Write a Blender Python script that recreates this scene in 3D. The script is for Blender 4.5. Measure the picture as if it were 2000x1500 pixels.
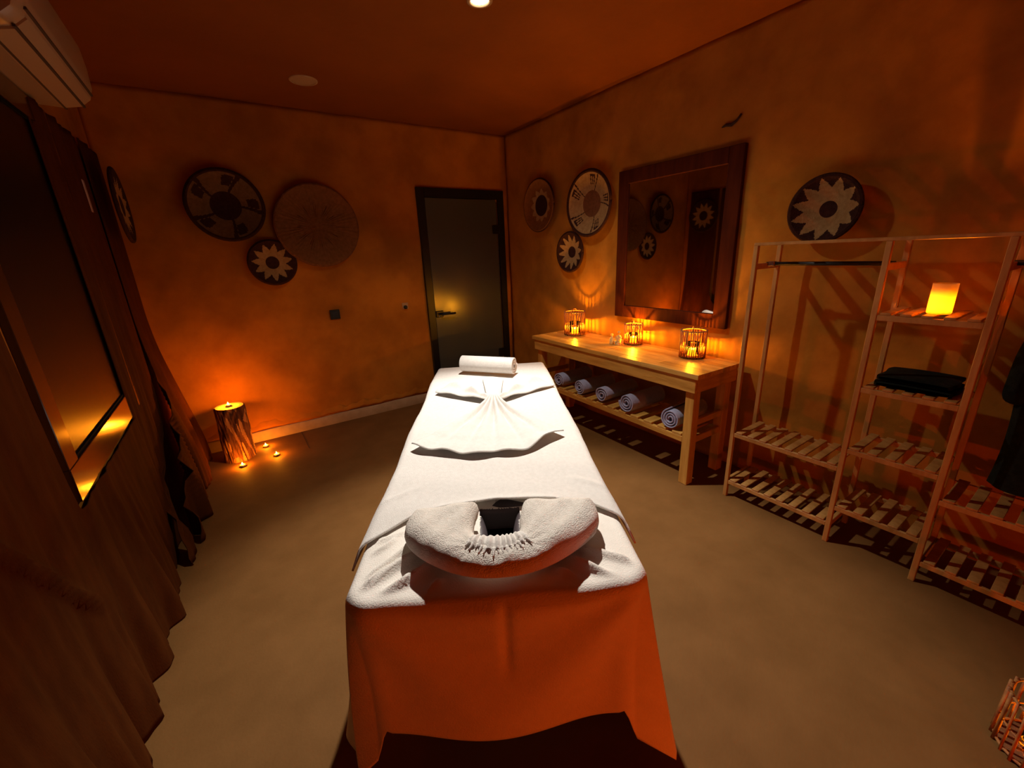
import bpy, bmesh, math, random
from math import sin, cos, pi, exp, atan2, hypot, radians
from mathutils import Vector, Matrix
random.seed(7)
C = bpy.context.scene.collection
S = bpy.context.scene
for o in list(bpy.data.objects): bpy.data.objects.remove(o)

# ---------------------------------------------------------------- camera, world, exposure
yaw, pit, rol = 0.58044066, 0.3066604, 0.04442833
cam_d = bpy.data.cameras.new('camera'); cam = bpy.data.objects.new('camera', cam_d); C.objects.link(cam)
cam_d.sensor_width = 36; cam_d.lens = 36*0.80919699/2.0; cam_d.clip_start = 0.02
fwd = Vector((sin(yaw)*cos(pit), cos(yaw)*cos(pit), -sin(pit)))
rr = Vector((cos(yaw), -sin(yaw), 0)); dd = fwd.cross(rr)
r2 = cos(rol)*rr + sin(rol)*dd; d2 = -sin(rol)*rr + cos(rol)*dd
cam.matrix_world = Matrix((( r2.x, -d2.x, -fwd.x, 0), (r2.y, -d2.y, -fwd.y, 0), (r2.z, -d2.z, -fwd.z, 1.5), (0, 0, 0, 1)))
S.camera = cam
w = bpy.data.worlds.new('world'); S.world = w; w.use_nodes = True
w.node_tree.nodes['Background'].inputs[0].default_value = (0.05, 0.03, 0.02, 1)
w.node_tree.nodes['Background'].inputs[1].default_value = 0.02
S.view_settings.view_transform = 'Standard'; S.view_settings.look = 'None'
S.view_settings.exposure = 0.0; S.view_settings.gamma = 1.0; S.view_settings.use_curve_mapping = False
LAMP = Vector((1.28, 2.085, 2.63))
SPOT_NARROW, SPOT_WIDE = 255.0, 74.0
SPOT_COL = (1.0, 0.88, 0.72)
CANDLE = (1.0, 0.27, 0.007)
def spot(energy, size, blend, aim, rad=0.022, col=SPOT_COL):
    l = bpy.data.lights.new('spot_light', 'SPOT'); l.energy = energy; l.spot_size = radians(size); l.spot_blend = blend
    l.color = col; l.shadow_soft_size = rad
    o = bpy.data.objects.new('spot_light', l); C.objects.link(o); o.location = LAMP
    o.rotation_euler = (Vector(aim)-LAMP).to_track_quat('-Z', 'Y').to_euler()
    return o
spot(SPOT_NARROW, 72, 0.6, (0.97, 1.52, 0.7), col=(1.0, 0.94, 0.86))
spot(SPOT_WIDE, 144, 1.0, (1.30, 1.95, 0.0))
def candle_light(loc, energy, parent=None, rad=0.012, col=CANDLE):
    l = bpy.data.lights.new('candle_light', 'POINT'); l.energy = energy; l.color = col; l.shadow_soft_size = rad
    o = bpy.data.objects.new('candle_light', l); C.objects.link(o); o.location = loc
    if parent: o.parent = parent
    return o

# ---------------------------------------------------------------- materials
def mat(name, col, rough=0.7, col2=None, scale=8, bump=0.0, bscale=40, metal=0.0, emit=None, estr=0, stretch=(1, 1, 1),
        spec=0.5, sheen=0, detail=4, coat=0.0, sharp=(0.35, 0.65), transl=0.0):
    m = bpy.data.materials.new(name); m.use_nodes = True; nt = m.node_tree; b = nt.nodes['Principled BSDF']
    b.inputs['Base Color'].default_value = (*col, 1); b.inputs['Roughness'].default_value = rough; b.inputs['Metallic'].default_value = metal
    b.inputs['Specular IOR Level'].default_value = spec; b.inputs['Sheen Weight'].default_value = sheen; b.inputs['Coat Weight'].default_value = coat
    if emit: b.inputs['Emission Color'].default_value = (*emit, 1); b.inputs['Emission Strength'].default_value = estr
    if col2 or bump:
        tc = nt.nodes.new('ShaderNodeTexCoord'); mp = nt.nodes.new('ShaderNodeMapping'); mp.inputs['Scale'].default_value = stretch
        nt.links.new(tc.outputs['Object'], mp.inputs[0])
    if col2:
        n = nt.nodes.new('ShaderNodeTexNoise'); n.inputs['Scale'].default_value = scale; n.inputs['Detail'].default_value = detail
        n.inputs['Roughness'].default_value = 0.6
        r = nt.nodes.new('ShaderNodeMapRange'); r.inputs[1].default_value = sharp[0]; r.inputs[2].default_value = sharp[1]
        x = nt.nodes.new('ShaderNodeMix'); x.data_type = 'RGBA'
        x.inputs[6].default_value = (*col, 1); x.inputs[7].default_value = (*col2, 1)
        nt.links.new(mp.outputs[0], n.inputs[0]); nt.links.new(n.outputs[0], r.inputs[0]); nt.links.new(r.outputs[0], x.inputs[0])
        nt.links.new(x.outputs[2], b.inputs['Base Color'])
    if bump:
        n2 = nt.nodes.new('ShaderNodeTexNoise'); n2.inputs['Scale'].default_value = bscale; n2.inputs['Detail'].default_value = 5
        bp = nt.nodes.new('ShaderNodeBump'); bp.inputs['Strength'].default_value = bump; bp.inputs['Distance'].default_value = 0.02
        nt.links.new(mp.outputs[0], n2.inputs[0]); nt.links.new(n2.outputs[0], bp.inputs['Height']); nt.links.new(bp.outputs[0], b.inputs['Normal'])
    if transl:
        t = nt.nodes.new('ShaderNodeBsdfTranslucent'); t.inputs[0].default_value = (*col, 1)
        mx = nt.nodes.new('ShaderNodeMixShader'); mx.inputs[0].default_value = transl
        nt.links.new(b.outputs[0], mx.inputs[1]); nt.links.new(t.outputs[0], mx.inputs[2])
        nt.links.new(mx.outputs[0], nt.nodes['Material Output'].inputs[0])
    return m
M = dict(
    plaster=mat('ochre_plaster', (.50, .215, .026), .85, (.34, .138, .014), 3.2, .35, 7, spec=.15, detail=8),
    plaster_back=mat('back_plaster', (.50, .185, .018), .85, (.34, .118, .010), 2.6, .35, 7, spec=.15, detail=8),
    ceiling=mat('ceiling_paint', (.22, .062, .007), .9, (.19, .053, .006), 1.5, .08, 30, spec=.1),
    floor=mat('floor_cement', (.20, .092, .026), .7, (.162, .073, .019), 3.5, .06, 90, spec=.12, detail=8),
    skirt=mat('baseboard_cement', (.45, .30, .17), .6, (.36, .23, .12), 9, .1, 40, spec=.2),
    white=mat('white_terry', (.84, .80, .75), .95, (.78, .74, .69), 60, .5, 420, sheen=.2, spec=.1),
    sheet=mat('white_cotton_sheet', (.83, .78, .71), .9, (.77, .72, .65), 14, .22, 260, sheen=.15, spec=.1),
    cushion=mat('cushion_cover', (.84, .78, .70), .95, (.74, .68, .60), 60, .55, 300, sheen=.2, spec=.1),
    pine=mat('pine_wood', (.66, .36, .075), .5, (.44, .21, .035), 5, .12, 30, stretch=(5, .6, 5), spec=.3, detail=6),
    pinex=mat('pine_wood_depth', (.64, .36, .08), .5, (.46, .23, .045), 5, .12, 30, stretch=(.8, 6, 6), spec=.3),
    pinez=mat('pine_wood_upright', (.64, .35, .075), .5, (.46, .22, .04), 5, .12, 30, stretch=(6, 6, .6), spec=.3),
    ply1=mat('butcher_board_light', (.72, .44, .11), .42, (.56, .29, .055), 5, .08, 30, stretch=(8, .7, 8), spec=.35, detail=6),
    ply2=mat('butcher_board_mid', (.60, .32, .065), .42, (.46, .22, .035), 5, .08, 30, stretch=(8, .7, 8), spec=.35, detail=6),
    rackw=mat('rack_wood', (.54, .29, .085), .5, (.38, .18, .045), 5, .1, 30, stretch=(3, 3, .7), spec=.3),
    darkwood=mat('dark_brown_wood', (.075, .015, .004), .65, (.045, .009, .003), 5, .1, 30, stretch=(5, 5, .6), spec=.05),
    mirror=mat('mirror_glass', (.62, .58, .54), .02, metal=1.0),
    doorglass=mat('smoked_door_glass', (.075, .078, .058), .22, spec=.5),
    black=mat('black_metal', (.006, .006, .007), .4, spec=.4),
    blackmat=mat('black_rubber', (.004, .004, .004), .9, spec=.1),
    steel=mat('steel', (.5, .48, .45), .25, metal=1.0),
    windowglass=mat('black_window_glass', (.004, .003, .003), .32, spec=.4),
    windowframe=mat('gloss_brown_frame', (.03, .009, .004), .15, spec=.6),
    curtain=mat('brown_curtain', (.085, .024, .005), .9, (.065, .018, .004), 20, .12, 300, stretch=(1, 1, .3), spec=.02),
    bark=mat('log_bark', (.20, .075, .03), .9, (.06, .018, .008), 9, .9, 22, stretch=(3, 3, .6), spec=.15, detail=8),
    bark2=mat('log_bare_wood', (.46, .22, .085), .8, (.28, .11, .04), 12, .5, 22, stretch=(3, 3, .5), spec=.15),
    logtop=mat('log_cut_top', (.62, .42, .2), .7, (.5, .32, .14), 12, .2, 40, spec=.2),
    towel_blue=mat('blue_grey_towel', (.44, .46, .66), .95, (.36, .38, .56), 50, .5, 350, sheen=.2, spec=.1),
    pale=mat('pale_basket_fibre', (.46, .29, .12), .85, (.36, .21, .08), 40, .4, 160, spec=.15),
    darkf=mat('dark_basket_fibre', (.055, .018, .012), .85, (.035, .012, .008), 40, .4, 160, spec=.15),
    brownf=mat('brown_basket_fibre', (.22, .085, .032), .85, (.16, .06, .022), 40, .4, 160, spec=.15),
    tan=mat('tan_basket_fibre', (.20, .105, .04), .85, (.15, .075, .027), 40, .4, 160, spec=.15),  # pale fibre with vignette darkening put into the colour, for the leftmost basket
    natural=mat('natural_basket_fibre', (.26, .105, .03), .85, (.20, .08, .02), 40, .4, 160, spec=.15),
    reed=mat('lantern_reed', (.50, .22, .06), .55, (.3, .10, .03), 30, spec=.3),
    wax=mat('candle_wax', (.9, .7, .42), .5, transl=.5),
    flame=mat('candle_flame', (1, .6, .2), .5, emit=(1.0, .55, .10), estr=26),
    alu=mat('tealight_cup', (.6, .55, .5), .35, metal=.8),
    frost=mat('frosted_glass', (.95, .80, .42), .6, transl=.75),
    lampdisc=mat('spotlight_lens', (1, 1, 1), .5, emit=(1, .9, .78), estr=30),
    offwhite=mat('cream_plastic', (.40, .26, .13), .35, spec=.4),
    pearl=mat('pale_gloss_plastic', (.60, .46, .40), .22, spec=.6),
    slot=mat('dark_slot', (.05, .03, .02), .7),
    figur=mat('amber_figurine', (.95, .68, .28), .3, (.8, .52, .18), 30, spec=.5),
    darkcloth=mat('black_green_cloth', (.012, .016, .012), .95, (.006, .008, .006), 40, .3, 300, spec=.1),
    grey=mat('dark_grey_vinyl', (.07, .055, .06), .5, spec=.3),
    scar=mat('plaster_gouge', (.05, .022, .01), .95),
)
def glass():
    m = bpy.data.materials.new('clear_glass'); m.use_nodes = True; nt = m.node_tree
    t = nt.nodes.new('ShaderNodeBsdfTransparent'); t.inputs[0].default_value = (.97, .93, .86, 1)
    g = nt.nodes.new('ShaderNodeBsdfGlossy'); g.inputs['Roughness'].default_value = .05
    f = nt.nodes.new('ShaderNodeFresnel'); f.inputs[0].default_value = 1.3
    x = nt.nodes.new('ShaderNodeMixShader')
    nt.links.new(f.outputs[0], x.inputs[0]); nt.links.new(t.outputs[0], x.inputs[1]); nt.links.new(g.outputs[0], x.inputs[2])
    nt.links.new(x.outputs[0], nt.nodes['Material Output'].inputs[0]); return m
M['glass'] = glass()
M['glowwax'] = mat('votive_wax', (1.0, .82, .35), .5, transl=.8)

# ---------------------------------------------------------------- helpers
def tag(o, label=None, cat=None, group=None, kind=None):
    if label: o['label'] = label
    if cat: o['category'] = cat
    if group: o['group'] = group
    if kind: o['kind'] = kind
    return o
def thing(name, label, cat, loc=(0, 0, 0), rz=0, group=None, rot=None):
    o = bpy.data.objects.new(name, None); C.objects.link(o); o.location = loc
    o.rotation_euler = rot if rot else (0, 0, rz); o.empty_display_size = .05
    return tag(o, label, cat, group)
def addobj(name, me, mats, parent=None, smooth=False, loc=None):
    if not isinstance(mats, (list, tuple)): mats = [mats]
    if isinstance(me, bmesh.types.BMesh):
        bm = me; me = bpy.data.meshes.new(name); bm.to_mesh(me); bm.free()
    if not me.materials:
        for m in mats: me.materials.append(M[m] if isinstance(m, str) else m)
    if smooth: me.polygons.foreach_set('use_smooth', [True]*len(me.polygons))
    o = bpy.data.objects.new(name, me); C.objects.link(o)
    if parent: o.parent = parent
    if loc is not None: o.location = loc
    return o
def pydata(name, vs, fs, mats, parent=None, smooth=True, idx=None, loc=None):
    me = bpy.data.meshes.new(name); me.from_pydata(vs, [], fs); me.update()
    o = addobj(name, me, mats, parent, smooth, loc)
    if idx: me.polygons.foreach_set('material_index', idx)
    return o
def bbox(bm, x0, x1, y0, y1, z0, z1, bev=0.0, seg=1):
    r = bmesh.ops.create_cube(bm, size=1)
    vs = r['verts']
    for v in vs: v.co = Vector(((x0+x1)/2+v.co.x*(x1-x0), (y0+y1)/2+v.co.y*(y1-y0), (z0+z1)/2+v.co.z*(z1-z0)))
    if bev:
        es = list({e for v in vs for e in v.link_edges})
        bmesh.ops.bevel(bm, geom=es, offset=bev, segments=seg, affect='EDGES', profile=.6)
    return bm
def box(name, x0, x1, y0, y1, z0, z1, m, parent=None, bev=0.0, seg=1):
    return addobj(name, bbox(bmesh.new(), x0, x1, y0, y1, z0, z1, bev, seg), m, parent, seg > 1)
def lathe(prof, n=32, cx=0, cy=0, cz=0, closed=False):
    vs = []; fs = []
    for r, z in prof:
        for k in range(n):
            a = 2*pi*k/n; vs.append((cx+r*cos(a), cy+r*sin(a), cz+z))
    m = len(prof)
    for i in range(m-1):
        for k in range(n):
            k2 = (k+1) % n; fs.append((i*n+k, i*n+k2, (i+1)*n+k2, (i+1)*n+k))
    if closed:
        fs.append(tuple(range(n-1, -1, -1))); fs.append(tuple((m-1)*n+k for k in range(n)))
    return vs, fs
def tube(pts, r, n=8, rf=None):
    vs = []; fs = []; P = [Vector(p) for p in pts]
    for i, p in enumerate(P):
        t = (P[min(i+1, len(P)-1)]-P[max(i-1, 0)]).normalized()
        u = t.orthogonal().normalized() if i == 0 else (u - t*u.dot(t)).normalized()
        v = t.cross(u); ri = rf(i/(len(P)-1))*r if rf else r
        for k in range(n): a = 2*pi*k/n; vs.append(tuple(p+u*cos(a)*ri+v*sin(a)*ri))
    for i in range(len(P)-1):
        for k in range(n):
            k2 = (k+1) % n; fs.append((i*n+k, i*n+k2, (i+1)*n+k2, (i+1)*n+k))
    fs.append(tuple(range(n-1, -1, -1))); fs.append(tuple((len(P)-1)*n+k for k in range(n)))
    return vs, fs
def join(parts):
    V = []; F = []
    for vs, fs in parts:
        b = len(V); V += vs; F += [tuple(i+b for i in f) for f in fs]
    return V, F
def grid(nu, nv, fn, name, m, parent=None, thick=0.0, skip=None, closed=False, off=-1):
    vs = [fn(i/(nu-1), j/(nv-1)) for j in range(nv) for i in range(nu)]; fs = []
    for j in range(nv-1):
        for i in range(nu-1):
            if skip and skip((i+.5)/(nu-1), (j+.5)/(nv-1)): continue
            fs.append((j*nu+i, j*nu+i+1, (j+1)*nu+i+1, (j+1)*nu+i))
        if closed: fs.append((j*nu+nu-1, j*nu, (j+1)*nu, (j+1)*nu+nu-1))
    o = pydata(name, vs, fs, m, parent)
    if thick:
        s = o.modifiers.new('solid', 'SOLIDIFY'); s.thickness = thick; s.offset = off
    return o
def sst(a, b, x):
    t = max(0, min(1, (x-a)/(b-a))); return t*t*(3-2*t)
def struct(o): o['kind'] = 'structure'; return o

# ---------------------------------------------------------------- room shell
XL, XR, YB, YF, ZC = -0.56, 2.712, 4.07, -1.9, 2.66
struct(box('floor', XL-.1, XR+.1, YF-.1, YB+.1, -.08, 0, 'floor'))
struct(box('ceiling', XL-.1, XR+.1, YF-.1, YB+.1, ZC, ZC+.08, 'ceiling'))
struct(box('wall_left', XL-.1, XL, YF-.1, YB+.1, 0, ZC, 'plaster_back'))
struct(box('wall_front', XL, XR, YF-.1, YF, 0, ZC, 'plaster'))
def plaster_wall(name, fn, m):
    o = grid(150, 90, fn, name, m, thick=.08, off=-1); return struct(o)
def lump(a, b):
    return .004*sin(a*3.1+b*2.3)+.003*sin(a*7.3-b*5.1+1)+.0018*sin(a*17+b*13)+.0012*sin(a*31-b*23+2)
plaster_wall('wall_right', lambda u, v: (XR+lump(u*6, v*2.66)*.8, YF+(YB-YF)*(1-u), ZC*v), 'plaster')
plaster_wall('wall_back', lambda u, v: (XL+(XR-XL)*u, YB+lump(u*3.3+9, v*2.66)*.8, ZC*v), 'plaster_back')
# baseboard on the back wall, up to the door
def bb(u, v):
    x = XL+.005+(1.675-XL-.005)*u
    z, y = [(0, YB-.016), (.088, YB-.016), (.094, YB-.010), (.094, YB+.004)][int(round(v*3))]
    return (x, y, z+(.003*sin(x*11) if v > .3 else 0))
struct(grid(60, 4, bb, 'baseboard_back', 'skirt'))
# ragged plaster lip above the baseboard
def lip(u, v):
    x = XL+.01+(1.66-XL)*u; e = .004*sin(x*23)+.003*sin(x*57+1)
    z, y = [(.106+e, YB-.001), (.108+e, YB-.014), (.125+e, YB-.013), (.16+e*3, YB-.001)][int(round(v*3))]
    return (x, y, z)
struct(grid(160, 4, lip, 'trim_1', 'plaster_back'))
# a shallow joint line in the floor near the log
struct(box('trim_2', .30, .304, 3.62, 4.05, .0002, .0012, 'scar'))
# plaster gouge high on the right wall
gv, gf = tube([(XR-.004, 1.66, 2.175), (XR-.012, 1.63, 2.18), (XR-.006, 1.60, 2.175), (XR-.013, 1.565, 2.19), (XR-.006, 1.545, 2.22)], .007, 6, lambda t: .5+abs(sin(t*9)))
sc = pydata('plaster_gouge', gv, gf, 'scar'); tag(sc, 'small dark ragged gouge in the plaster above the mirror', 'wall mark')

# ---------------------------------------------------------------- door in the back wall
dx0, dx1, dz = 1.665, 2.645, 2.13
dr = struct(bpy.data.objects.new('door_1', None)); C.objects.link(dr); dr.location = (dx0, YB, 0)
def dbox(n, x0, x1, y0, y1, z0, z1, m, par=dr, bev=.003): return box(n, x0-dx0, x1-dx0, y0, y1, z0, z1, m, par, bev)
dbox('door_jamb', dx0, dx0+.075, -.03, .03, 0, dz, 'black'); dbox('door_jamb', dx1-.075, dx1, -.03, .03, 0, dz, 'black')
dbox('door_header', dx0+.075, dx1-.075, -.03, .03, dz-.085, dz, 'black')
pane = dbox('glass_leaf', dx0+.078, dx1-.095, -.022, -.012, .008, dz-.09, 'doorglass')
dbox('edge_seal', dx1-.093, dx1-.087, -.026, -.012, .01, dz-.11, 'steel')
h = dbox('lock_case', dx0+.082, dx0+.165, -.035, -.008, .885, .955, 'black', bev=.006)
hv, hf = tube([(.13, -.03, .92), (.13, -.075, .92), (.145, -.085, .92), (.28, -.085, .92)], .010, 10)
pydata('door_handle', hv, hf, 'black', dr)
lv, lf = lathe([(.009, 0), (.009, .004), (0, .005)], 12); k = pydata('keyhole', [(v[0]+.118, -.036-v[2], v[1]+.895) for v in lv], lf, 'steel', dr)
for z in (1.70, .35):
    dbox('hinge', dx1-.155, dx1-.07, -.034, -.006, z, z+.09, 'black', bev=.005)

# ---------------------------------------------------------------- black window on the left wall
wn = struct(bpy.data.objects.new('window_1', None)); C.objects.link(wn); wn.location = (XL, 1.80, .775)
wy1, wz1 = 1.25, 1.45
box('frame_rail', 0, .022, 0, wy1, 0, .115, 'windowframe', wn, .002); box('frame_rail', 0, .022, 0, wy1, wz1-.1, wz1, 'windowframe', wn, .002)
box('frame_stile', 0, .021, 0, .10, .115, wz1-.1, 'windowframe', wn, .002); box('frame_stile', 0, .021, wy1-.22, wy1, .115, wz1-.1, 'windowframe', wn, .002)
for a in ((.10, wy1-.22, .115, .127), (.10, wy1-.22, wz1-.112, wz1-.1), (.10, .112, .127, wz1-.112), (wy1-.232, wy1-.22, .127, wz1-.112)):
    box('gasket', 0, .016, *a, 'blackmat', wn)
box('window_pane', 0, .010, .112, wy1-.232, .127, wz1-.112, 'windowglass', wn)

# ---------------------------------------------------------------- recessed lamps in the ceiling
sl = thing('recessed_spotlight', 'lit recessed ceiling spotlight above the massage table', 'spotlight', (LAMP.x, LAMP.y, ZC))
v, f = lathe([(.062, 0), (.062, -.008), (.046, -.010), (.043, 0)], 32); pydata('bezel', v, f, 'offwhite', sl)
v, f = lathe([(.001, -.002), (.042, -.002)], 32); pydata('lens', v, [tuple(reversed(q)) for q in f], 'lampdisc', sl)
cl = thing('recessed_ceiling_disc', 'unlit round pale recessed downlight in the ceiling near the back wall', 'downlight', (.705, 3.455, ZC))
v, f = lathe([(.088, 0), (.088, -.006), (.078, -.009), (.074, -.006)], 40); pydata('bezel', v, f, 'offwhite', cl)
v, f = lathe([(.001, -.005), (.074, -.005)], 40); pydata('diffuser', v, f, 'offwhite', cl)

# ---------------------------------------------------------------- air conditioner
ac = thing('air_conditioner', 'cream wall air conditioner high on the left wall', 'air conditioner', (XL, 2.12, 2.235))
prof = [(0, 0), (.10, -.005), (.17, .01), (.205, .04), (.222, .085), (.225, .17), (.22, .25), (.205, .285), (.17, .30), (0, .30)]
def acm(u, v):
    i = u*(len(prof)-1); a = int(min(i, len(prof)-2)); t = i-a
    x = prof[a][0]*(1-t)+prof[a+1][0]*t; z = prof[a][1]*(1-t)+prof[a+1][1]*t
    e = .03; y = v*.9
    k = 1-.08*(1-min(1, min(y, .9-y)/e))**2
    return (x*k, y, .15+(z-.15)*k)
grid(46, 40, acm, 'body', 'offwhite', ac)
for y in (0.0, .9):
    pydata('end_cap', [(x*.92, y, .15+(z-.15)*.92) for x, z in prof], [tuple(range(len(prof)))], 'offwhite', ac, smooth=False)
def strip(name, i0, i1, off, m, y0=.05, y1=.85):
    a, b = Vector((prof[i0][0], 0, prof[i0][1])), Vector((prof[i1][0], 0, prof[i1][1])); d = (b-a).normalized(); n = Vector((d.z, 0, -d.x))
    vs = []
    for p in (a, b):
        for q in (p-n*.002, p+n*off):
            for y in (y0, y1): vs.append((q.x, y, q.z))
    return pydata(name, vs, [(2, 3, 7, 6), (0, 2, 6, 4), (1, 5, 7, 3), (0, 1, 3, 2), (4, 6, 7, 5)], m, ac, smooth=False)
strip('louver', 1, 2, .008, 'offwhite'); strip('lower_flap', 2, 3, .006, 'offwhite')
for (x, z) in ((.11, -.008), (.176, .006), (.214, .058)):
    box('seam', x-.004, x+.004, .03, .87, z-.004, z+.004, 'slot', ac)

sn = thing('wall_remote', 'small pale glossy oblong remote holder on the left wall below the air conditioner', 'remote control', (XL, 3.36, 1.86))
box('holder', 0, .012, -.03, .03, -.06, .08, 'curtain', sn, .004); box('remote', .012, .03, -.022, .022, -.05, .12, 'pearl', sn, .008, 3)

# ---------------------------------------------------------------- curtains on the left wall
def fold(y, z, s=1.0, ph=0): return s*(.020*sin(y*26+ph+.5*sin(z*2))+.012*sin(y*47+1.3*z+ph)+.006*sin(y*90+ph))
def cur_far(u, v):
    z = 2.22*(1-v); y0 = 3.56-.90*sst(.62, 1, v); y = y0+(3.985-y0)*u; low = sst(.45, 1, v)
    x = XL+.030+.115*low+fold(y, z, .25+.9*low)*(1-.5*sst(.8, 1, u))
    x += .02*sst(.7, 1, v)*sin(y*13)
    return (max(XL+.006, x), y, z+.004)
cf = grid(120, 70, cur_far, 'curtain', 'curtain', thick=.004); tag(cf, 'far brown curtain bunched on the floor beside the log', 'curtain', 'brown curtains along the left wall')
def cur_mid(u, v):
    z = 2.215*(1-v); low = sst(.86, 1, v)
    y0 = 2.76-.30*low; y1 = 3.53-.93*sst(.70, 1, v); y = y0+(y1-y0)*u
    x = XL+.022+.105*low+fold(y, z, .38+.35*low, 2)*(1-.4*u)
    return (max(XL+.006, x), y, z+.004)
cm = grid(110, 60, cur_mid, 'curtain', 'curtain', thick=.004); tag(cm, 'middle brown curtain hanging straight beside the dark window', 'curtain', 'brown curtains along the left wall')
def cur_near(u, v):
    y = .15+(2.80-.15)*u
    top = .76+(2.62-.76)*(1-sst(1.66, 1.76, y)); z = top*(1-v)+.004
    low = sst(.3, 1, 1-z/1.2)
    x = XL+.022+((.05+.03*sin(y*3))*low+fold(y, z, .18+.85*low*low, 4))*(1-.75*sst(2.15, 2.45, y))
    zl = 1.08-(y-1.14)*1.30          # diagonal pleat running down towards the hem
    if 1.0 < y < 1.62: x += .028*exp(-((z-zl)/.022)**2)*sst(1.0, 1.1, y)*(1-sst(1.52, 1.62, y))
    return (max(XL+.008, x), y, z)
cn = grid(280, 90, cur_near, 'curtain', 'curtain', thick=.004); tag(cn, 'near brown curtain with a wavy hem below and before the dark window', 'curtain', 'brown curtains along the left wall')

# ---------------------------------------------------------------- baskets
def tri(x): x = x % 1.0; return 1-abs(2*x-1)
def star(n, c, a, b, outer=1, inner=1, ph=0):
    def f(p, r):
        if r < c: return inner
        return 0 if r < a+(b-a)*tri(p/(2*pi)*n+ph) else outer
    return f
def tally(ph=0, thick=1.0, centre=2, n=5):
    def f(p, r):
        if r < .40: return centre
        if r > .93: return 1
        u = ((p/(2*pi)*n+ph+.25*(r-.4)) % 1.0)
        if u < .045*thick: return 1
        for k in (.12, .21, .30):
            if k < u < k+.045*thick and .58 < r < .86: return 1
        if .12 < u < .345 and .82 < r < .87: return 1
        return 0
    return f
def basket(label, R, depth, centre, normal, pattern, mats=('pale', 'darkf', 'brownf'), ridges=0, standoff=.02, nr=34, na=180, roll=0):
    t = thing('woven_basket', label, 'basket', group='woven baskets hung on the walls')
    q = Vector(normal).to_track_quat('Z', 'Y'); t.rotation_mode = 'QUATERNION'; t.rotation_quaternion = q; t.location = centre
    vs = []; fs = []; idx = []
    for i in range(nr+1):
        r = max(.001, i/nr); h = depth*(r**2.2)+standoff
        h += .0022*abs(sin(r*nr*.5*pi))
        for k in range(na):
            a = 2*pi*k/na; hh = h+(.004*cos(a*ridges)*min(1, r*1.5) if ridges else 0)
            vs.append((R*r*cos(a+roll), R*r*sin(a+roll), hh))
    for i in range(nr):
        for k in range(na):
            k2 = (k+1) % na; fs.append((i*na+k, i*na+k2, (i+1)*na+k2, (i+1)*na+k)); idx.append(pattern(2*pi*(k+.5)/na, (i+.5)/nr))
    o = pydata('bowl', vs, fs, list(mats), t, True, idx)
    s = o.modifiers.new('solid', 'SOLIDIFY'); s.thickness = .010; s.offset = -1
    v, f = tube([(R*cos(a), R*sin(a), depth+standoff) for a in [2*pi*k/48 for k in range(49)]], .009, 8)
    pydata('rim', v, f, mats[1], t)
    v, f = lathe([(.03, -.001), (.03, standoff-.008)], 12, closed=True); pydata('hanging_base', v, f, mats[1], t, False)
    return t
by = YB-.004
basket('large dark-rimmed basket with stepped figures, leftmost on the back wall', .25, .055, (.12, by, 1.93), (0, -1, 0), tally(.1, 2.4, 1), ('tan', 'darkf', 'darkf'))
basket('widest plain ribbed basket on the back wall, without a pattern', .325, .035, (.745, by, 1.785), (0, -1, 0), lambda p, r: 0, ('natural', 'brownf', 'brownf'), 64)
basket('small star-patterned basket on the back wall below the two large ones', .172, .03, (.352, by, 1.505), (0, -1, 0), star(11, .30, .55, .88, ph=.2))
xr = XR-.004
basket('basket with a small pale star ring on brown, nearest the door corner', .232, .05, (xr, 3.42, 1.92), (-1, 0, 0), star(11, .40, .50, .66, 2, 1), ('pale', 'darkf', 'natural'))
basket('large basket with five radial lines and tally marks, left of the mirror', .255, .06, (xr, 2.735, 1.862), (-1, 0, 0), tally(.35), roll=.4)
basket('small star basket below the tally-marked one, left of the mirror', .172, .04, (xr, 2.985, 1.482), (-1, 0, 0), star(12, .28, .55, .92, ph=.3), ('pale', 'darkf', 'brownf'))
basket('star basket with a dark centre on the right wall above the clothes rack', .160, .075, (xr, 1.005, 1.645), (-1, 0, 0), star(11, .27, .66, .98, ph=.4), ('pale', 'darkf', 'darkf'))
basket('basket seen edge-on, alone on the left wall near the far corner', .215, .012, (XL+.085, 3.72, 1.885), (1, 0, 0), star(12, .3, .5, .8), ('pale', 'darkf', 'brownf'))
b7 = thing('basket_pin', 'tiny shiny metal pin at the centre of the basket above the rack', 'pin', (xr-.024, 1.005, 1.645))
v, f = lathe([(0, .006), (.004, .004), (.005, 0)], 10); pydata('pin_head', [(-a[2], a[0], a[1]) for a in v], f, 'steel', b7)

# ---------------------------------------------------------------- switches on the back wall
sw = thing('light_switch', 'black square switch on the back wall', 'switch', (.768, YB-.004, 1.031))
box('plate', -.043, .043, -.010, 0, -.043, .043, 'black', sw, .003); box('rocker', -.028, .028, -.014, -.009, -.03, .03, 'black', sw, .002)
sk = thing('wall_plug', 'small dark cable cap with pale surround on the back wall beside the door', 'socket', (1.434, YB-.004, 1.036))
box('plate', -.03, .03, -.006, 0, -.028, .035, 'skirt', sk, .002)
v, f = lathe([(.018, 0), (.018, .014), (.008, .018), (.001, .018)], 16); pydata('cap', [(a[0], -.005-a[2], a[1]-.008) for a in v], f, 'black', sk)

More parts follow.
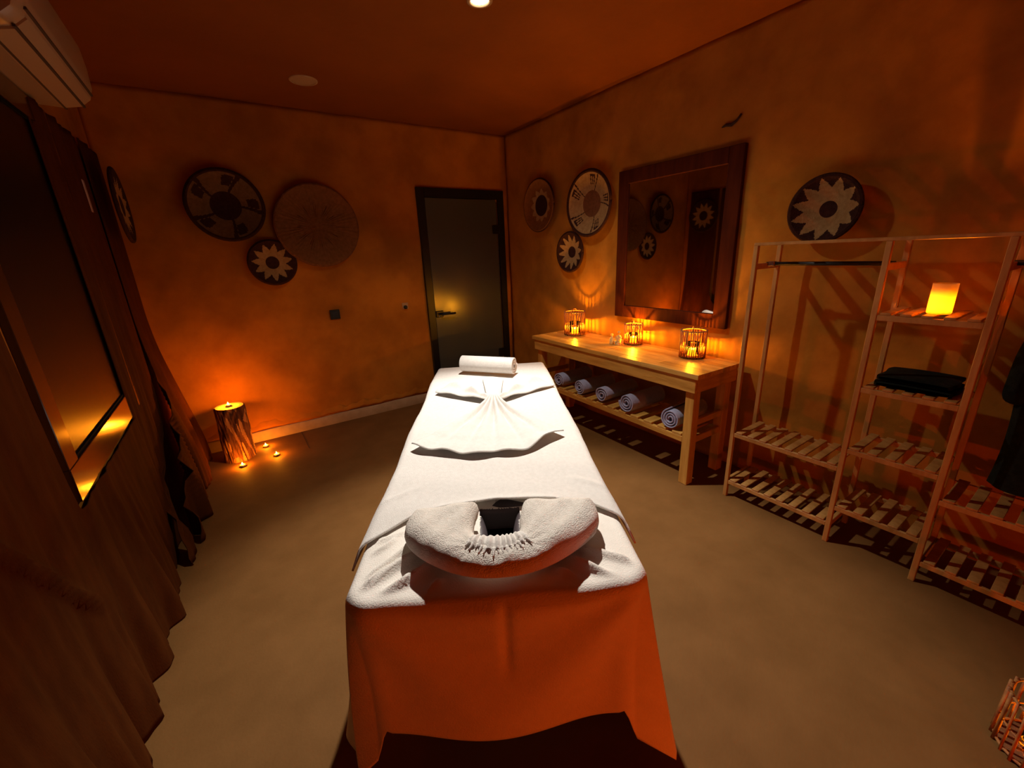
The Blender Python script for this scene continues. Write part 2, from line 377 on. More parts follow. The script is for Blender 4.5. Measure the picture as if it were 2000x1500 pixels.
# ---------------------------------------------------------------- mirror
mr = thing('wall_mirror', 'large upright mirror in a wide dark brown wooden frame', 'mirror', (XR-.006, 1.965, 1.505))
hy, hz, fw = .483, .55, .095
for s in (-1, 1):
    box('frame_stile', -.032, 0, s*hy-(fw if s > 0 else 0), s*hy+(fw if s < 0 else 0), -hz, hz, 'darkwood', mr, .003)
    box('frame_rail', -.032, 0, -hy+fw, hy-fw, s*hz-(fw if s > 0 else 0), s*hz+(fw if s < 0 else 0), 'darkwood', mr, .003)
box('mirror_glass', -.020, -.004, -hy+fw, hy-fw, -hz+fw, hz-fw, 'mirror', mr)

# ---------------------------------------------------------------- console table
tb = thing('console_table', 'pine console table with a slatted lower shelf below the mirror', 'table', (2.19, 1.34, 0), radians(-1.6))
TL, TD, TZ = 1.70, .46, .765
ns = 7; cols = ['ply1', 'ply2', 'ply1', 'ply1', 'ply2', 'ply1', 'ply2']
x = 0
for i in range(ns):
    cut = [0] + sorted(random.uniform(.25, 1.45) for _ in range(2)) + [TL]
    for j in range(3):
        if cut[j+1]-cut[j] < .02: continue
        box('plank', i*TD/ns+.0006, (i+1)*TD/ns-.0006, cut[j]+.0005, cut[j+1]-.0005, TZ-.030, TZ-(.0008 if (i+j) % 2 else 0), cols[(i+j*2) % ns], tb, .001)
box('apron', .012, .034, .02, TL-.02, TZ-.122, TZ-.031, 'pine', tb, .002); box('apron', TD-.036, TD-.014, .02, TL-.02, TZ-.122, TZ-.031, 'pine', tb, .002)
box('apron', .034, TD-.036, .02, .042, TZ-.122, TZ-.031, 'pinex', tb, .002); box('apron', .034, TD-.036, TL-.042, TL-.02, TZ-.122, TZ-.031, 'pinex', tb, .002)
for lx in (.035, TD-.10):
    for ly in (.035, TL-.10):
        box('leg', lx, lx+.062, ly, ly+.062, 0, TZ-.031, 'pinez', tb, .003)
SZ = .345
for lx in (.036, TD-.062): box('shelf_rail', lx, lx+.026, .0971, TL-.1001, SZ-.055, SZ-.016, 'pine', tb, .002)
for ly in (.045, TL-.075): box('side_rail', .0971, TD-.1001, ly, ly+.026, SZ-.06, SZ-.016, 'pinex', tb, .002)
for ly in (.045, TL-.075): box('side_rail', .0971, TD-.1001, ly, ly+.022, SZ+.06, SZ+.10, 'pinex', tb, .002)
sb = bbox(bmesh.new(), 0, TD-.072, 0, .07, 0, .016, .002); sme = bpy.data.meshes.new('slat'); sb.to_mesh(sme); sb.free(); sme.materials.append(M['pinex'])
nsl = 13
for i in range(nsl):
    addobj('slat', sme, [], tb, loc=(.036, .105+i*(TL-.28)/(nsl-1), SZ-.0155))

# rolled towels on the lower shelf
def roll_mesh(R, L, turns=3.2, flat=1.0, seed=0, th=.011):
    # spiral cross-section swept along the roll; end faces show the spiral
    rnd = random.Random(seed); n = 90; vs = []; fs = []; wob = [rnd.uniform(-1, 1) for _ in range(4)]
    ring = []
    for i in range(n+1):
        t = i/n; a = t*turns*2*pi; r = .012+(R-.012-th*.5)*t
        r += .0016*(wob[0]*sin(3*a)+wob[1]*sin(2*a+1))
        ring.append((a, r))
    ring2 = [(a, r+th*.42) for a, r in ring]; ring1 = [(a, r-th*.42) for a, r in ring]
    secs = [0, .004, .02, .5, .98, .996, 1.0]
    for q in secs:
        e = -th*.25 if q in (0, 1.0) else 0
        for rg, s in ((ring1, -1), (ring2, 1)):
            for a, r in rg:
                rad = max(.002, r-s*abs(e)*1.0 if e else r)
                vs.append((q*L, rad*cos(a)*1.0, R*flat+rad*sin(a)*flat))
    m = 2*(n+1)
    for k in range(len(secs)-1):
        for i in range(n):
            a = k*m+i; fs.append((a, a+1, a+m+1, a+m)); a2 = a+n+1; fs.append((a2, a2+m, a2+m+1, a2+1))
        a = k*m+n; fs.append((a, a+n+1, a+n+1+m, a+m)); a = k*m; fs.append((a, a+m, a+m+n+1, a+n+1))
    for i in range(n):
        fs.append((i, i+n+1, i+n+2, i+1)); b = (len(secs)-1)*m+i; fs.append((b, b+1, b+n+2, b+n+1))
    return vs, fs
tdir = radians(-1.6)
names = ['leftmost rolled blue-grey towel on the table shelf, half hidden by the bed', 'second rolled blue-grey towel from the left on the table shelf', 'middle rolled blue-grey towel of the five on the table shelf',
         'fourth rolled blue-grey towel from the left on the table shelf', 'rightmost rolled blue-grey towel on the shelf beside the table leg']
for i, (y, R, tt, rz) in enumerate(((2.70, .066, 2.6, .03), (2.43, .066, 2.8, -.04), (2.17, .067, 2.5, .02), (1.915, .074, 3.0, -.02), (1.535, .072, 3.2, .05))):
    t = thing('rolled_towel', names[i], 'towel', (2.225+(y-1.34)*.028, y, SZ+.0005), rz, 'rolled blue-grey towels on the lower shelf')
    v, f = roll_mesh(R, .36, tt, 1.0, i); pydata('roll', v, f, 'towel_blue', t)

# ---------------------------------------------------------------- candles and lanterns
def flame_mesh(z0, h=.016, r=.0035):
    return lathe([(.0005, z0), (r*.8, z0+h*.18), (r, z0+h*.35), (r*.7, z0+h*.62), (.0005, z0+h)], 10)
def tealight(parent, z=0, e=.4, cup='alu', r=.019, h=.016):
    v, f = lathe([(.001, z), (r, z), (r, z+h), (r-.001, z+h), (r-.0012, z+h-.003)], 24); pydata('cup', v, f, cup, parent)
    v, f = lathe([(.0005, z+h-.003), (r-.0013, z+h-.003)], 20); pydata('wax', v, f, 'wax', parent)
    v, f = flame_mesh(z+h-.001, .022, .006); pydata('flame', v, f, 'flame', parent)
    candle_light((0, 0, z+h+.014), e, parent)
def lantern(label, x, y, R, H, z, e, n=26, reed=.0035, handle_rot=0.6):
    t = thing('reed_lantern', label, 'lantern', (x, y, z), 0, 'reed candle lanterns')
    parts = []
    for k in range(n):
        a = 2*pi*k/n+random.uniform(-.03, .03); b = a+random.uniform(-.05, .05)
        parts.append(tube([(R*cos(a), R*sin(a), 0.0), (R*cos((a+b)/2), R*sin((a+b)/2), H/2), (R*cos(b), R*sin(b), H)], reed*random.uniform(.75, 1.25), 5))
    v, f = join(parts); o = pydata('reeds', v, f, 'reed', t); o['kind'] = 'stuff'
    for zz in (.012, H*.45, H-.008):
        rr_ = .0025 if zz == H*.45 else .0045
        v, f = tube([((R-.004)*cos(a), (R-.004)*sin(a), zz) for a in [2*pi*k/40 for k in range(41)]], rr_, 6); pydata('hoop', v, f, 'reed', t)
    v, f = lathe([(.001, .006), (R-.008, .006), (R-.008, .011), (.001, .011)], 32); pydata('base_disc', v, f, 'brownf', t)
    pts = [((R+.006)*cos(q), 0, H-.01+.028*sin(q)) for q in [pi*k/16 for k in range(17)]]
    v, f = tube([(p[0]*cos(handle_rot)-.012, p[0]*sin(handle_rot), p[2]) for p in pts], .0028, 6); pydata('handle', v, f, 'reed', t)
    g = R*.52
    v, f = lathe([(g*.85, .012), (g, .02), (g, H*.55), (g-.002, H*.55), (g-.002, .021)], 28); gl = pydata('glass_cup', v, f, 'glass', t)
    v, f = lathe([(.001, .013), (g*.84, .013), (g*.84, .058), (g*.74, .058), (g*.70, .036), (.001, .034)], 24); pydata('candle', v, f, 'glowwax', t)
    v, f = flame_mesh(.036, .030, .0075); pydata('flame', v, f, 'flame', t)
    candle_light((0, 0, .066), e, t, .012, (1.0, .39, .014))
    return t
TT = TZ
lantern('left reed candle lantern on the console table, nearest the door', 2.545, 2.80, .092, .215, TT, 16)
lantern('small middle reed lantern on the console table behind the figurine', 2.60, 2.175, .070, .165, TT, 25, 22)
lantern('right dense reed lantern on the console table beside the rack', 2.555, 1.625, .082, .19, TT, 17, 36)
lantern('reed lantern at the lower right edge standing on the floor', 1.73, -.155, .105, .19, 0, 1.3, 22, .0045)
pc = thing('pillar_candle', 'thick pillar candle on the floor behind the viewer, out of frame', 'candle', (.75, -.85, 0))
v, f = lathe([(.001, 0), (.035, 0), (.036, .09), (.001, .085)], 24); pydata('wax_body', v, f, 'wax', pc)
v, f = flame_mesh(.086, .03, .008); pydata('flame', v, f, 'flame', pc); candle_light((0, 0, .13), 22, pc, .02, (1.0, .085, .002))

# log candle stand
lg = thing('log_candle_stand', 'upright log with rough bark used as a candle stand', 'log', (-.185, 3.80, 0), 0, rot=(0, radians(1.5), 0))
def logf(u, v):
    a = u*2*pi; z = v*.445
    g = .5*sin(a*9+2*sin(z*8))+.35*sin(a*17+5*sin(z*11+a))+.25*sin(a*31+z*30)
    r = .098+.006*g*(1-sst(.97, 1, v))+.006*(1-v)+.004*sin(a*2+1)
    return (r*cos(a), r*sin(a), z)
n = 160; lo = []
vs = [logf(i/n, j/50) for j in range(51) for i in range(n)]; fs = []; idx = []
for j in range(50):
    for i in range(n):
        fs.append((j*n+i, j*n+(i+1) % n, (j+1)*n+(i+1) % n, (j+1)*n+i))
        a = i/n*2*pi; zz = j/50*.445
        s_ = sin(a*7+3*sin(zz*14+a*2))+.8*sin(a*13+zz*25+2*sin(a*5))
        idx.append(1 if s_ > .45 else 0)
pydata('bark', vs, fs, ['bark', 'bark2'], lg, True, idx)
v, f = lathe([(.0005, .446), (.05, .4465), (.095, .445)], 48); pydata('cut_top', v, f, 'logtop', lg)
tg = 'tealights near the log'
t = thing('tealight', 'lit tealight standing on top of the log', 'candle', (-.188+.0117, 3.79, .4465), 0, tg); tealight(t, 0, 8)
for lab, x, y, e in (('lit tealight on the floor in front of the log, nearest the curtain', -.178, 3.605, 4), ('lit tealight on the floor right beside the log, closest to the back wall', .003, 3.895, 4),
                  ('lit tealight on the floor, farthest from the curtain', .062, 3.645, 4)):
    t = thing('tealight', lab, 'candle', (x, y, 0), 0, tg); tealight(t, 0, e)

# figurine
fg = thing('figurine', 'small amber seated figurine beside the middle lantern', 'figurine', (2.50, 2.235, TT))
def blob(name, pts, rad, par, m):
    me = bpy.data.meshes.new(name); me.from_pydata([p for p in pts], [(i, i+1) for i in range(len(pts)-1)], []); me.update()
    o = addobj(name, me, m, par); sk_ = o.modifiers.new('skin', 'SKIN'); o.modifiers.new('sub', 'SUBSURF').levels = 2
    o.modifiers['sub'].render_levels = 2
    for i, r in enumerate(rad): me.skin_vertices[0].data[i].radius = (r, r)
    sk_.use_smooth_shade = True; return o
v, f = lathe([(.001, 0), (.030, 0), (.032, .008), (.028, .012), (.001, .012)], 24); pydata('plinth', v, f, 'figur', fg)
blob('body', [(0, 0, .014), (0, 0, .04), (.002, 0, .065), (.002, 0, .082)], [.022, .020, .016, .008], fg, 'figur')
blob('head', [(0, 0, .088), (0, 0, .100), (0, 0, .110)], [.009, .0135, .009], fg, 'figur')
for s in (-1, 1):
    blob('arm', [(0, s*.014, .070), (-.006, s*.026, .052), (-.02, s*.014, .044)], [.007, .006, .005], fg, 'figur')
    blob('leg', [(0, s*.012, .020), (-.018, s*.026, .020), (-.026, s*.004, .018)], [.010, .009, .006], fg, 'figur')
bt = thing('oil_bottle', 'small amber glass oil bottle with ball stopper beside the figurine', 'bottle', (2.475, 2.285, TT))
v, f = lathe([(.001, 0), (.016, 0), (.018, .004), (.018, .045), (.008, .056), (.007, .066), (.001, .066)], 24); pydata('bottle_body', v, f, 'figur', bt)
v, f = lathe([(.001, .066), (.009, .070), (.011, .077), (.008, .085), (.001, .087)], 20); pydata('stopper', v, f, 'frost', bt)

# ---------------------------------------------------------------- clothes rack
rk = thing('clothes_rack', 'three-bay wooden clothes rack with slatted shelves along the right wall', 'clothes rack', (2.31, -.26, 0))
RD = .27; ys = [0.0, .547, .887, 1.425]; RZ = 1.495; ps = .022
for y in ys:
    for x in (0, RD-ps): box('post', x, x+ps, y-ps/2, y+ps/2, 0, RZ-.015, 'rackw', rk, .002)
    for z in (1.36, .09): box('side_rail', ps, RD-ps, y-.009, y+.009, z, z+.03, 'rackw', rk, .002)
slc = {}
def slat_obj(Lx, wy):
    if (Lx, wy) not in slc:
        b_ = bbox(bmesh.new(), 0, Lx, -wy/2, wy/2, 0, .010, .0015); me = bpy.data.meshes.new('slat'); b_.to_mesh(me); b_.free(); me.materials.append(M['rackw']); slc[(Lx, wy)] = me
    addobj('slat', slc[(Lx, wy)], [], rk); return C.objects[-1]
def shelf(a, b, z, n, wy=.036):
    y0, y1 = ys[a]+ps/2, ys[b]-ps/2
    for x in (0.002, RD-.016): box('shelf_rail', x, x+.014, y0, y1, z-.035, z-.0105, 'rackw', rk, .002)
    for i in range(n):
        o = slat_obj(RD-.004, wy); o.location = (.002, y0+.028+(y1-y0-.056)*i/(n-1), z-.010)
shelf(2, 3, .437, 8); shelf(2, 3, .122, 8)
for z in (1.186, .855, .545, .227): shelf(1, 2, z, 5)
shelf(0, 1, .437, 8); shelf(0, 1, .122, 8)
for x in (0, RD-.016): box('top_rail', x, x+.016, ys[0]-ps/2, ys[3]+ps/2, RZ-.0149, RZ, 'rackw', rk, .002)
for (a, b, n_) in ((2, 3, 5), (1, 2, 3), (0, 1, 5)):
    for i in range(n_):
        o = slat_obj(RD-.032, .040); o.location = (.016, ys[a]+.05+(ys[b]-ys[a]-.10)*i/(n_-1), RZ-.0125)
for a, b in ((2, 3), (0, 1)):
    v, f = tube([(RD/2, ys[a], 1.385), (RD/2, ys[b], 1.385)], .010, 12); pydata('hanging_rod', v, f, 'black', rk)
box('end_rod_ferrule', RD/2-.013, RD/2+.013, ys[3]-.045, ys[3]-.012, 1.372, 1.398, 'steel', rk, .003)

# frosted candle holder on the rack
fl = thing('glass_candle_holder', 'glowing yellow frosted glass candle holder on the top rack shelf', 'candle holder', (2.405, .445, 1.1865))
v, f = lathe([(.001, .001), (.036, .001), (.0385, .005), (.0385, .122), (.036, .122), (.036, .008), (.001, .007)], 40); pydata('glass_cup', v, f, 'frost', fl)
v, f = lathe([(.001, .0075), (.022, .0075), (.022, .022), (.001, .022)], 24); pydata('candle', v, f, 'wax', fl)
v, f = flame_mesh(.022, .024, .007); pydata('flame', v, f, 'flame', fl); candle_light((0, 0, .05), 15, fl, .012, (1.0, .27, .006))
# dark folded cloth on the second shelf
fc = thing('folded_cloth', 'near-black folded towel on the middle rack shelf', 'towel', (2.335, .455, .8552))
def fcl(i):
    def fn(u, v):
        z0 = .028*i; a = v*2*pi; hx = .115; hyy = .13-.006*i
        s_ = sin(pi*u) ** .18 if 0 < u < 1 else 0
        return (.115+.006*i-hx+2*hx*u, hyy*max(-1, min(1, 1.25*cos(a)))*(.9+.1*s_)+.004*sin(u*9+i), z0+.014+.014*sin(a)*(.55+.45*s_))
    return fn
for i in range(2): grid(24, 40, fcl(i), 'fold', 'darkcloth', fc)
# dark robe hanging in the near bay
rb = thing('hanging_robe', 'black robe hanging in the near bay of the clothes rack', 'robe', (2.445, -.03, 0))
v, f = tube([(0, -.17, 1.30), (0, -.08, 1.335), (0, 0, 1.35), (0, .08, 1.335), (0, .17, 1.30)], .007, 8); pydata('hanger', v, f, 'rackw', rb)
v, f = tube([(0, 0, 1.352), (0, .0, 1.375), (.012, 0, 1.384), (.014, 0, 1.397), (.0, 0, 1.4035), (-.012, 0, 1.397)], .002, 6); pydata('hook', v, f, 'steel', rb)
def robe(u, v):
    a = u*2*pi; z = 1.345-v*.83; wd = .05+.16*sst(0, .16, v)+.012*sin(v*6); dp = .018+.045*sst(0, .5, v)+.01*sin(5*a)*v
    return (dp*sin(a)*(1+.3*sin(3*a+v*3)), wd*cos(a)*(1+.03*sin(7*a)*v), z)
grid(80, 40, robe, 'robe_body', 'darkcloth', rb, closed=True)
for s in (-1, 1):
    blob('sleeve', [(0, s*.16, 1.27), (.0, s*.20, 1.05), (.0, s*.20, .85)], [.045, .045, .05], rb, 'darkcloth')

# ---------------------------------------------------------------- massage table (local frame: x = t to the right, y = s away from the head end)
O = (.41, .73, 0); BR = atan2(-.512, .859)
mt = thing('massage_table', 'massage table hidden under white sheets, dark opening at the head end', 'massage table', O, BR)
Wd, Ln, Hh = .365, 2.12, .70
box('padded_top', -Wd+.01, Wd-.01, .345, Ln-.01, Hh-.09, Hh-.004, 'grey', mt, .02, 3)
for s in (-1, 1):
    box('headrest_plate', *sorted((s*.10+.012, s*(Wd-.02))), .02, .34, Hh-.09, Hh-.030, 'grey', mt, .01, 2)
    def pad(u, v, s=s):
        a = v*2*pi; t = .012+s*(.082-.022*sin(u*pi)); return (t+s*.022*cos(a), .10+.25*u, .665+.028*sin(a))
    grid(16, 20, pad, 'face_rest_pad', 'grey', mt)
box('frame_beam', -.30, .30, .36, .40, .52, .60, 'blackmat', mt, .004); box('frame_beam', -.30, .30, Ln-.3, Ln-.26, .52, .60, 'blackmat', mt, .004)
for s in (-1, 1):
    for y in (.40, Ln-.26): box('leg', s*.28-.022, s*.28+.022, y-.022, y+.022, 0, Hh-.09, 'blackmat', mt, .004)
# the long bottom sheet
ridges = [((.039, -.354), (.172, -.215), .020, .013), ((-.02, -.24), (.05, -.15), .016, .013), ((.01, -.30), (.11, -.18), .022, .015), ((.075, -.345), (.20, -.25), .014, .012),
          ((.10, .185), (-.02, .35), .022, .014), ((.055, .165), (-.025, .28), .018, .012), ((.15, .215), (.05, .37), .015, .014), ((.22, -.36), (.25, -.28), .008, .01), ((.16, -.37), (.22, -.30), .01, .01)]
def ridge(s, t):
    h = 0
    for (a, b, amp, wd) in ridges:
        ax, ay = a; bx, by_ = b; L2 = (bx-ax)**2+(by_-ay)**2
        q = ((s-ax)*(bx-ax)+(t-ay)*(by_-ay))/L2
        bend = .012*sin(max(0, min(1, q))*pi)
        d = ((s-ax)*(by_-ay)-(t-ay)*(bx-ax))/math.sqrt(L2)+bend
        e = sst(-.12, .2, q)*(1-sst(.85, 1.12, q))
        h += 1.2*amp*e*exp(-(d/(wd*.72))**2)*sst(0, .05, s)*sst(0, .03, Wd-abs(t))
    return h
NP = 560; RC = .05
def perim(k):
    # rounded rectangle, returns point (t, s) and outward normal
    segs = [(2*(Wd-RC)), RC*pi/2, Ln-2*RC, RC*pi/2, 2*(Wd-RC), RC*pi/2, Ln-2*RC, RC*pi/2]; tot = sum(segs); d = (k/NP*tot) % tot
    i = 0
    while d > segs[i]: d -= segs[i]; i += 1
    if i == 0: return (-Wd+RC+d, 0), (0, -1)
    if i == 2: return (Wd, RC+d), (1, 0)
    if i == 4: return (Wd-RC-d, Ln), (0, 1)
    if i == 6: return (-Wd, Ln-RC-d), (-1, 0)
    c = {1: (Wd-RC, RC, -pi/2), 3: (Wd-RC, Ln-RC, 0), 5: (-Wd+RC, Ln-RC, pi/2), 7: (-Wd+RC, RC, pi)}[i]; a = c[2]+d/RC
    return (c[0]+RC*cos(a), c[1]+RC*sin(a)), (cos(a), sin(a))
def topz(s, t):
    z = Hh+ridge(s, t)
    z += .003*sin(s*9+t*5)+.002*sin(t*23+s*11)
    dip = (1-sst(.30, .42, s))*(1-sst(.20, .30, abs(t-.01))); z -= .006*dip
    return z
vs = []; fs = []; NI = 42; rings = []
for j in range(NI+1):
    q = j/NI
    for k in range(NP):
        (t, s), nn = perim(k); mt_, ms = .0, min(max(s, .36), Ln-.36)
        tt, ss = mt_+(t-mt_)*q, ms+(s-ms)*q
        vs.append((tt, ss, topz(ss, tt)))
NS = 46; r0 = .025
for j in range(1, NS+1):
    q = j/NS
    for k in range(NP):
        (t, s), nn = perim(k); side = abs(nn[0]) > .5 or nn[1] > .5
        pt = t
        front = nn[1] < -.3
        # hem height: front panel short, corners and sides longer
        edge = Wd-.022
        hem = .255 - .035*sst(.0, edge, abs(t))*(-1) if False else .262-.03*(1-(t/Wd)**2)
        if s > .001 or abs(t) > edge: hem = .262+(.035-.262)*sst(edge-.02, edge+.03, abs(t)) if s < .06 else .05
        drop = (Hh-r0-hem)
        if q < .08:
            a = q/.08*pi/2; off = r0*sin(a); z = topz(s, t)-r0*(1-cos(a))
        else:
            h = (q-.08)/.92; off = r0; z = Hh-r0-drop*h
            base = topz(s, t)-Hh; z += base*(1-h)
            depth = Hh-z
            if front and s < .02:
                off += .010*depth*1.5
                # swags that run from the right corner, and a centre fold
                for cx, sg, am in ((Wd, 1, .020), (-Wd, -1, .012)):
                    dx = (cx-t)*sg; rr3 = hypot(dx, depth); ph = atan2(depth, dx+.001)
                    off += am*sin(ph*7.5+1.0)*min(1, rr3/.35)*exp(-rr3/.65)*min(1, depth/.06)
                off += -.014*exp(-((t-.012)/.012)**2)*sst(.0, .05, depth)*(1-sst(.18, .3, depth))
                off += .006*sin(t*10+depth*6)*min(1, depth/.15)
            else:
                cor = 1 if s < .30 else 0
                arc = s*11+t*3
                off += (.16*depth if s < .5 else .07*depth)+(.012+.02*h)*sin(arc*1.9)*h + .012*sin(arc*4.1+1)*h*h
        vs.append((t+nn[0]*off, s+nn[1]*off, z))
NT = NI+NS
for j in range(NT):
    for k in range(NP):
        k2 = (k+1) % NP; f_ = (j*NP+k, j*NP+k2, (j+1)*NP+k2, (j+1)*NP+k)
        if j < NI:
            cx = sum(vs[i][0] for i in f_)/4; cy = sum(vs[i][1] for i in f_)/4
            if abs(cx-.012) < .062 and .09 < cy < .352: continue
        fs.append(f_)
sh = pydata('bed_sheet', vs, fs, 'sheet'); sh.location = O; sh.rotation_euler = (0, 0, BR)
md = sh.modifiers.new('solid', 'SOLIDIFY'); md.thickness = .003; md.offset = 1
tag(sh, 'long white bed sheet draped over the massage table to the floor', 'sheet')
# the upper towel sheet
edge_pts = [(-.47, .165), (-.40, .185), (-.367, .205), (-.257, .315), (-.15, .345), (-.019, .359), (.15, .352), (.29, .335), (.37, .262), (.42, .215), (.47, .195)]
def edge_s(t):
    for (a, b), (c, d) in zip(edge_pts, edge_pts[1:]):
        if t <= c: return b+(d-b)*(t-a)/(c-a)
    return edge_pts[-1][1]
def foldx(x, W_, r=.028):
    s_ = 1 if x >= 0 else -1; x = abs(x); f0 = W_-r+.012
    if x <= f0: return s_*x, 0
    a = (x-f0)/r
    if a < pi/2: return s_*(f0+r*sin(a)), -r*(1-cos(a))
    return s_*(f0+r+.12*(a-pi/2)*r), -r-(a-pi/2)*r
def upper(u, v):
    t = -.455+.91*u; es = edge_s(t); s_ = es+(2.27-es)*v
    x, dz1 = foldx(t, Wd+.016); y, dz2 = foldx(s_-Ln/2, Ln/2+.016)
    z = Hh+.0165+.003*sin(s_*9+x*5)*.8+dz1+dz2+.0012*sin(s_*31+t*9)+.0018*exp(-(t-.01)**2/.0006)
    lift = .010*exp(-((s_-es)/.03)**2)*(.5+.5*sin(t*9+1))
    if -.2 < t < .2: z += .004*exp(-((s_-es)/.02)**2)
    if abs(t) > Wd: x += (.016+.012*sin(s_*8))*min(1, (abs(t)-Wd)/.1)*(1 if t > 0 else -1); lift *= 0
    # pulled wrinkles near the head-end corners
    d = s_-es
    z += .006*exp(-((d-.10-.2*abs(t-.1))/.02)**2)*sst(.22, .34, abs(t))*(1 if abs(t) < Wd+.02 else 0)
    return (x, y+Ln/2, z+lift)
up = grid(150, 240, upper, 'towel_sheet', 'white', thick=.006); up.location = O; up.rotation_euler = (0, 0, BR)
tag(up, 'thick white towel sheet spread over the table from the foot end', 'towel sheet')
TZ2 = Hh+.0235
# face cushion
cu = thing('face_cushion', 'U-shaped white terry face cushion at the head of the massage table', 'cushion', O, BR)
cpoly = [(-.247, .240), (-.264, .165), (-.228, .098), (-.140, .030), (-.062, -.006), (.008, -.015), (.082, -.005), (.165, .032), (.258, .100), (.298, .150), (.304, .232), (.290, .248), (.100, .268), (.082, .258), (.070, .19), (.066, .120), (.040, .100), (-.028, .100), (-.060, .120), (-.062, .19), (-.046, .262), (-.060, .272), (-.235, .250)]
def chaikin(P):
    Q = []
    for i in range(len(P)):
        a_, b_ = P[i], P[(i+1) % len(P)]
        Q += [(a_[0]*.75+b_[0]*.25, a_[1]*.75+b_[1]*.25), (a_[0]*.25+b_[0]*.75, a_[1]*.25+b_[1]*.75)]
    return Q
cp = chaikin(chaikin(cpoly))
def near(x, y):
    best = (9, 0, 0); ins = False; n_ = len(cp)
    for i in range(n_):
        ax, ay = cp[i]; bx_, by_ = cp[(i+1) % n_]; dx, dy = bx_-ax, by_-ay
        q = max(0, min(1, ((x-ax)*dx+(y-ay)*dy)/(dx*dx+dy*dy))); px_, py_ = ax+q*dx, ay+q*dy; d_ = (x-px_)**2+(y-py_)**2
        if d_ < best[0]: best = (d_, px_, py_)
        if (ay > y) != (by_ > y) and x < ax+(y-ay)/(by_-ay)*dx: ins = not ins
    return math.sqrt(best[0]), best[1], best[2], ins
CZ = Hh+.013
def ch(d, x, y):
    half = .045-.010*exp(-((x-.006)/.09)**2)*exp(-((y-.03)/.08)**2)
    return half*(1-(1-min(1, d/.055))**2.3)**.5
def cwr(x, y, d):
    w_ = .0022*sin(x*38+y*21)+.0015*sin(x*75-y*60)
    # creases fanning out of the inner corners
    for (qx, qy) in ((-.05, .045), (.062, .045)):
        r_ = hypot(x-qx, y-qy); w_ += .0035*sin(atan2(y-qy, x-qx)*13)*exp(-r_/.045)
    return w_*min(1, d/.02)
h_ = .0055; G = {}; nx, ny = int(.60/h_), int(.34/h_)
for i in range(nx+1):
    for j in range(ny+1):
        x, y = -.28+i*h_, -.06+j*h_; d_, px_, py_, ins = near(x, y); G[i, j] = (x, y, d_ if ins else -d_, px_, py_)
vsx = []; fsx = []; ids = {}
def cv(i, j, top):
    x, y, d_, px_, py_ = G[i, j]
    snap = d_ <= .0012
    if snap: x, y, d_ = px_, py_, 0
    key = (i, j, 0 if snap else top)
    if key not in ids:
        ids[key] = len(vsx); e_ = ch(d_, x, y)
        vsx.append((x, y, CZ+.043+(e_+cwr(x, y, d_) if top == 1 else -e_*.95)))
    return ids[key]
for i in range(nx):
    for j in range(ny):
        c4 = [(i, j), (i+1, j), (i+1, j+1), (i, j+1)]
        if sum(G[c][2] > .0012 for c in c4) >= 1 and all(G[c][2] > -h_*1.5 for c in c4):
            fsx.append(tuple(cv(*c, 1) for c in c4)); fsx.append(tuple(reversed([cv(*c, -1) for c in c4])))
pydata('cushion_body', vsx, fsx, 'cushion', cu)
def gath(u, v):
    x = .006+(u-.5)*(.118+.045*(1-v)); y = .106-(.076-.030*(2*u-1)**2)*(1-v)
    d_, px_, py_, ins = near(x, y); e_ = ch(d_ if ins else 0, x, y)
    z = CZ+.043+e_-.001+.007*min(1, v*4)*min(1, 8*(1-abs(2*u-1)))+.003*sin(u*pi)
    amp = .0045*(1-v)+.0012
    z += amp*sin(u*58+2*sin(u*9))
    return (x, y+.002*sin(u*31)*(1-v), z)
grid(110, 40, gath, 'gathered_panel', 'white', cu, thick=.005)
def gz(x, y): d_, a_, b_, ins = near(x, y); return CZ+.043+ch(d_ if ins else 0, x, y)
tips = []
for k in range(15):
    u = (k+.5)/15; ox = .006+(u-.5)*.155; oy = .036+.030*(2*u-1)**2; dx_, dy_ = (u-.5)*1.5, -1.0; l_ = hypot(dx_, dy_); L_ = .020+.008*sin(k*2.3)
    pts = []
    for q in range(6):
        x = ox+dx_/l_*L_*q/5; y = oy+dy_/l_*L_*q/5; pts.append((x, y, gz(x, y)+.0015))
    tips.append(tube(pts, .0052, 8, lambda t: 1-.75*t))
v, f = join(tips); pydata('gathered_edge', v, f, 'white', cu)

# rolled white towel at the foot end
rc = Vector((-.216, 2.056)); rd = Vector((.137, 1.80)); dv = (rd-rc)
rt = thing('rolled_white_towel', 'rolled white towel lying across the foot end of the table', 'towel')
Lr = .40; ang = atan2(dv.y, dv.x); ca, sa = cos(BR), sin(BR)
bx, by2 = -.195, 1.96
rt.location = (O[0]+bx*ca-by2*sa, O[1]+bx*sa+by2*ca, TZ2+.001); rt.rotation_euler = (0, 0, BR+ang+.24)
v, f = roll_mesh(.064, .38, 3.0, 1.0, 11, .013); pydata('roll', v, f, 'white', rt)

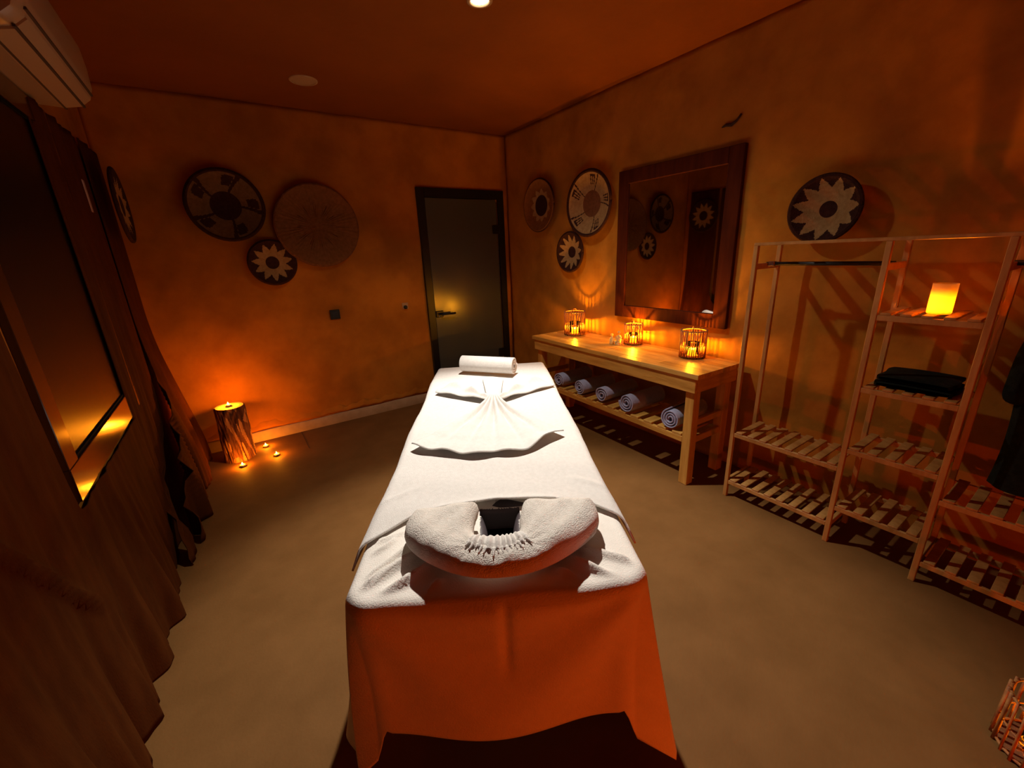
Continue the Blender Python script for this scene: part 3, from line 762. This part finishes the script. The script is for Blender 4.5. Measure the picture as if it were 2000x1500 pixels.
# fan-folded towel
fn = thing('fan_folded_towel', 'white towel folded into a pleated fan with two bow wings', 'towel', O, BR)
K = (.010, 1.275)
def fan(u, v):
    ang = -36+70*u; a = radians(ang); R_ = .605-.07*sst(.6, 1, u)+.006*sin(u*21)
    r = .012+(R_-.012)*v; x = K[0]+r*sin(a); y = K[1]-r*cos(a)
    ph = u*2*pi*5.5
    hgt = .042*exp(-r/.26)+.004
    z = TZ2+.007+hgt*(.5+.5*sin(ph))+.020*exp(-(r/.09)**2)
    z += .003*sin(ph*2+1)*exp(-r/.3)+.001*sin(r*60)
    if v > .8: # lifted hem, most at the right corner
        z += .014*((v-.8)/.2)**2*(.35+1.4*exp(-((u-.86)/.07)**2)+.5*exp(-((u-.02)/.06)**2)+.25*sin(u*9)**2)
    return (x, y, z)
grid(150, 60, fan, 'fan', 'white', fn, thick=.005)
for s in (-1, 1):
    def wing(u, v, s=s):
        a = radians(22+34*u); R_ = (.43+.02*sin(u*pi))*(1.0+.04*s); r = .02+(R_-.02)*v
        x = K[0]+s*r*sin(a); y = K[1]+r*cos(a)
        z = TZ2+.006+.016*exp(-r/.18)+.034*exp(-((u-.30-.1*v)/.17)**2)*sst(.0, .25, v)*(.75+.25*sin(v*17))+.010*exp(-((u-.9)/.10)**2)+.004*sin(v*14+u*4)
        y += .010*sin(v*13)*exp(-((u-.1)/.2)**2)
        return (x, y, z)
    grid(50, 50, wing, 'wing', 'white', fn, thick=.005)
def neck(u, v):
    wd = .032+.035*v; t = (u-.5)*2; return (K[0]+t*wd, K[1]-.02+.47*v, TZ2+.006+(.030*(1-v)**1.5+.004)*(1-t*t)**.5*1.0+.003*sin(u*18)*(1-.5*v) if abs(t) < 1 else TZ2+.004)
grid(30, 40, neck, 'neck', 'white', fn, thick=.003)
def knot(u, v):
    a = u*2*pi; b = v*pi; return (K[0]+.032*cos(a)*sin(b)*(1+.06*sin(6*a)), K[1]+.045*sin(a)*sin(b), TZ2+.026+.022*cos(b))
grid(40, 16, knot, 'knot', 'white', fn, closed=True)
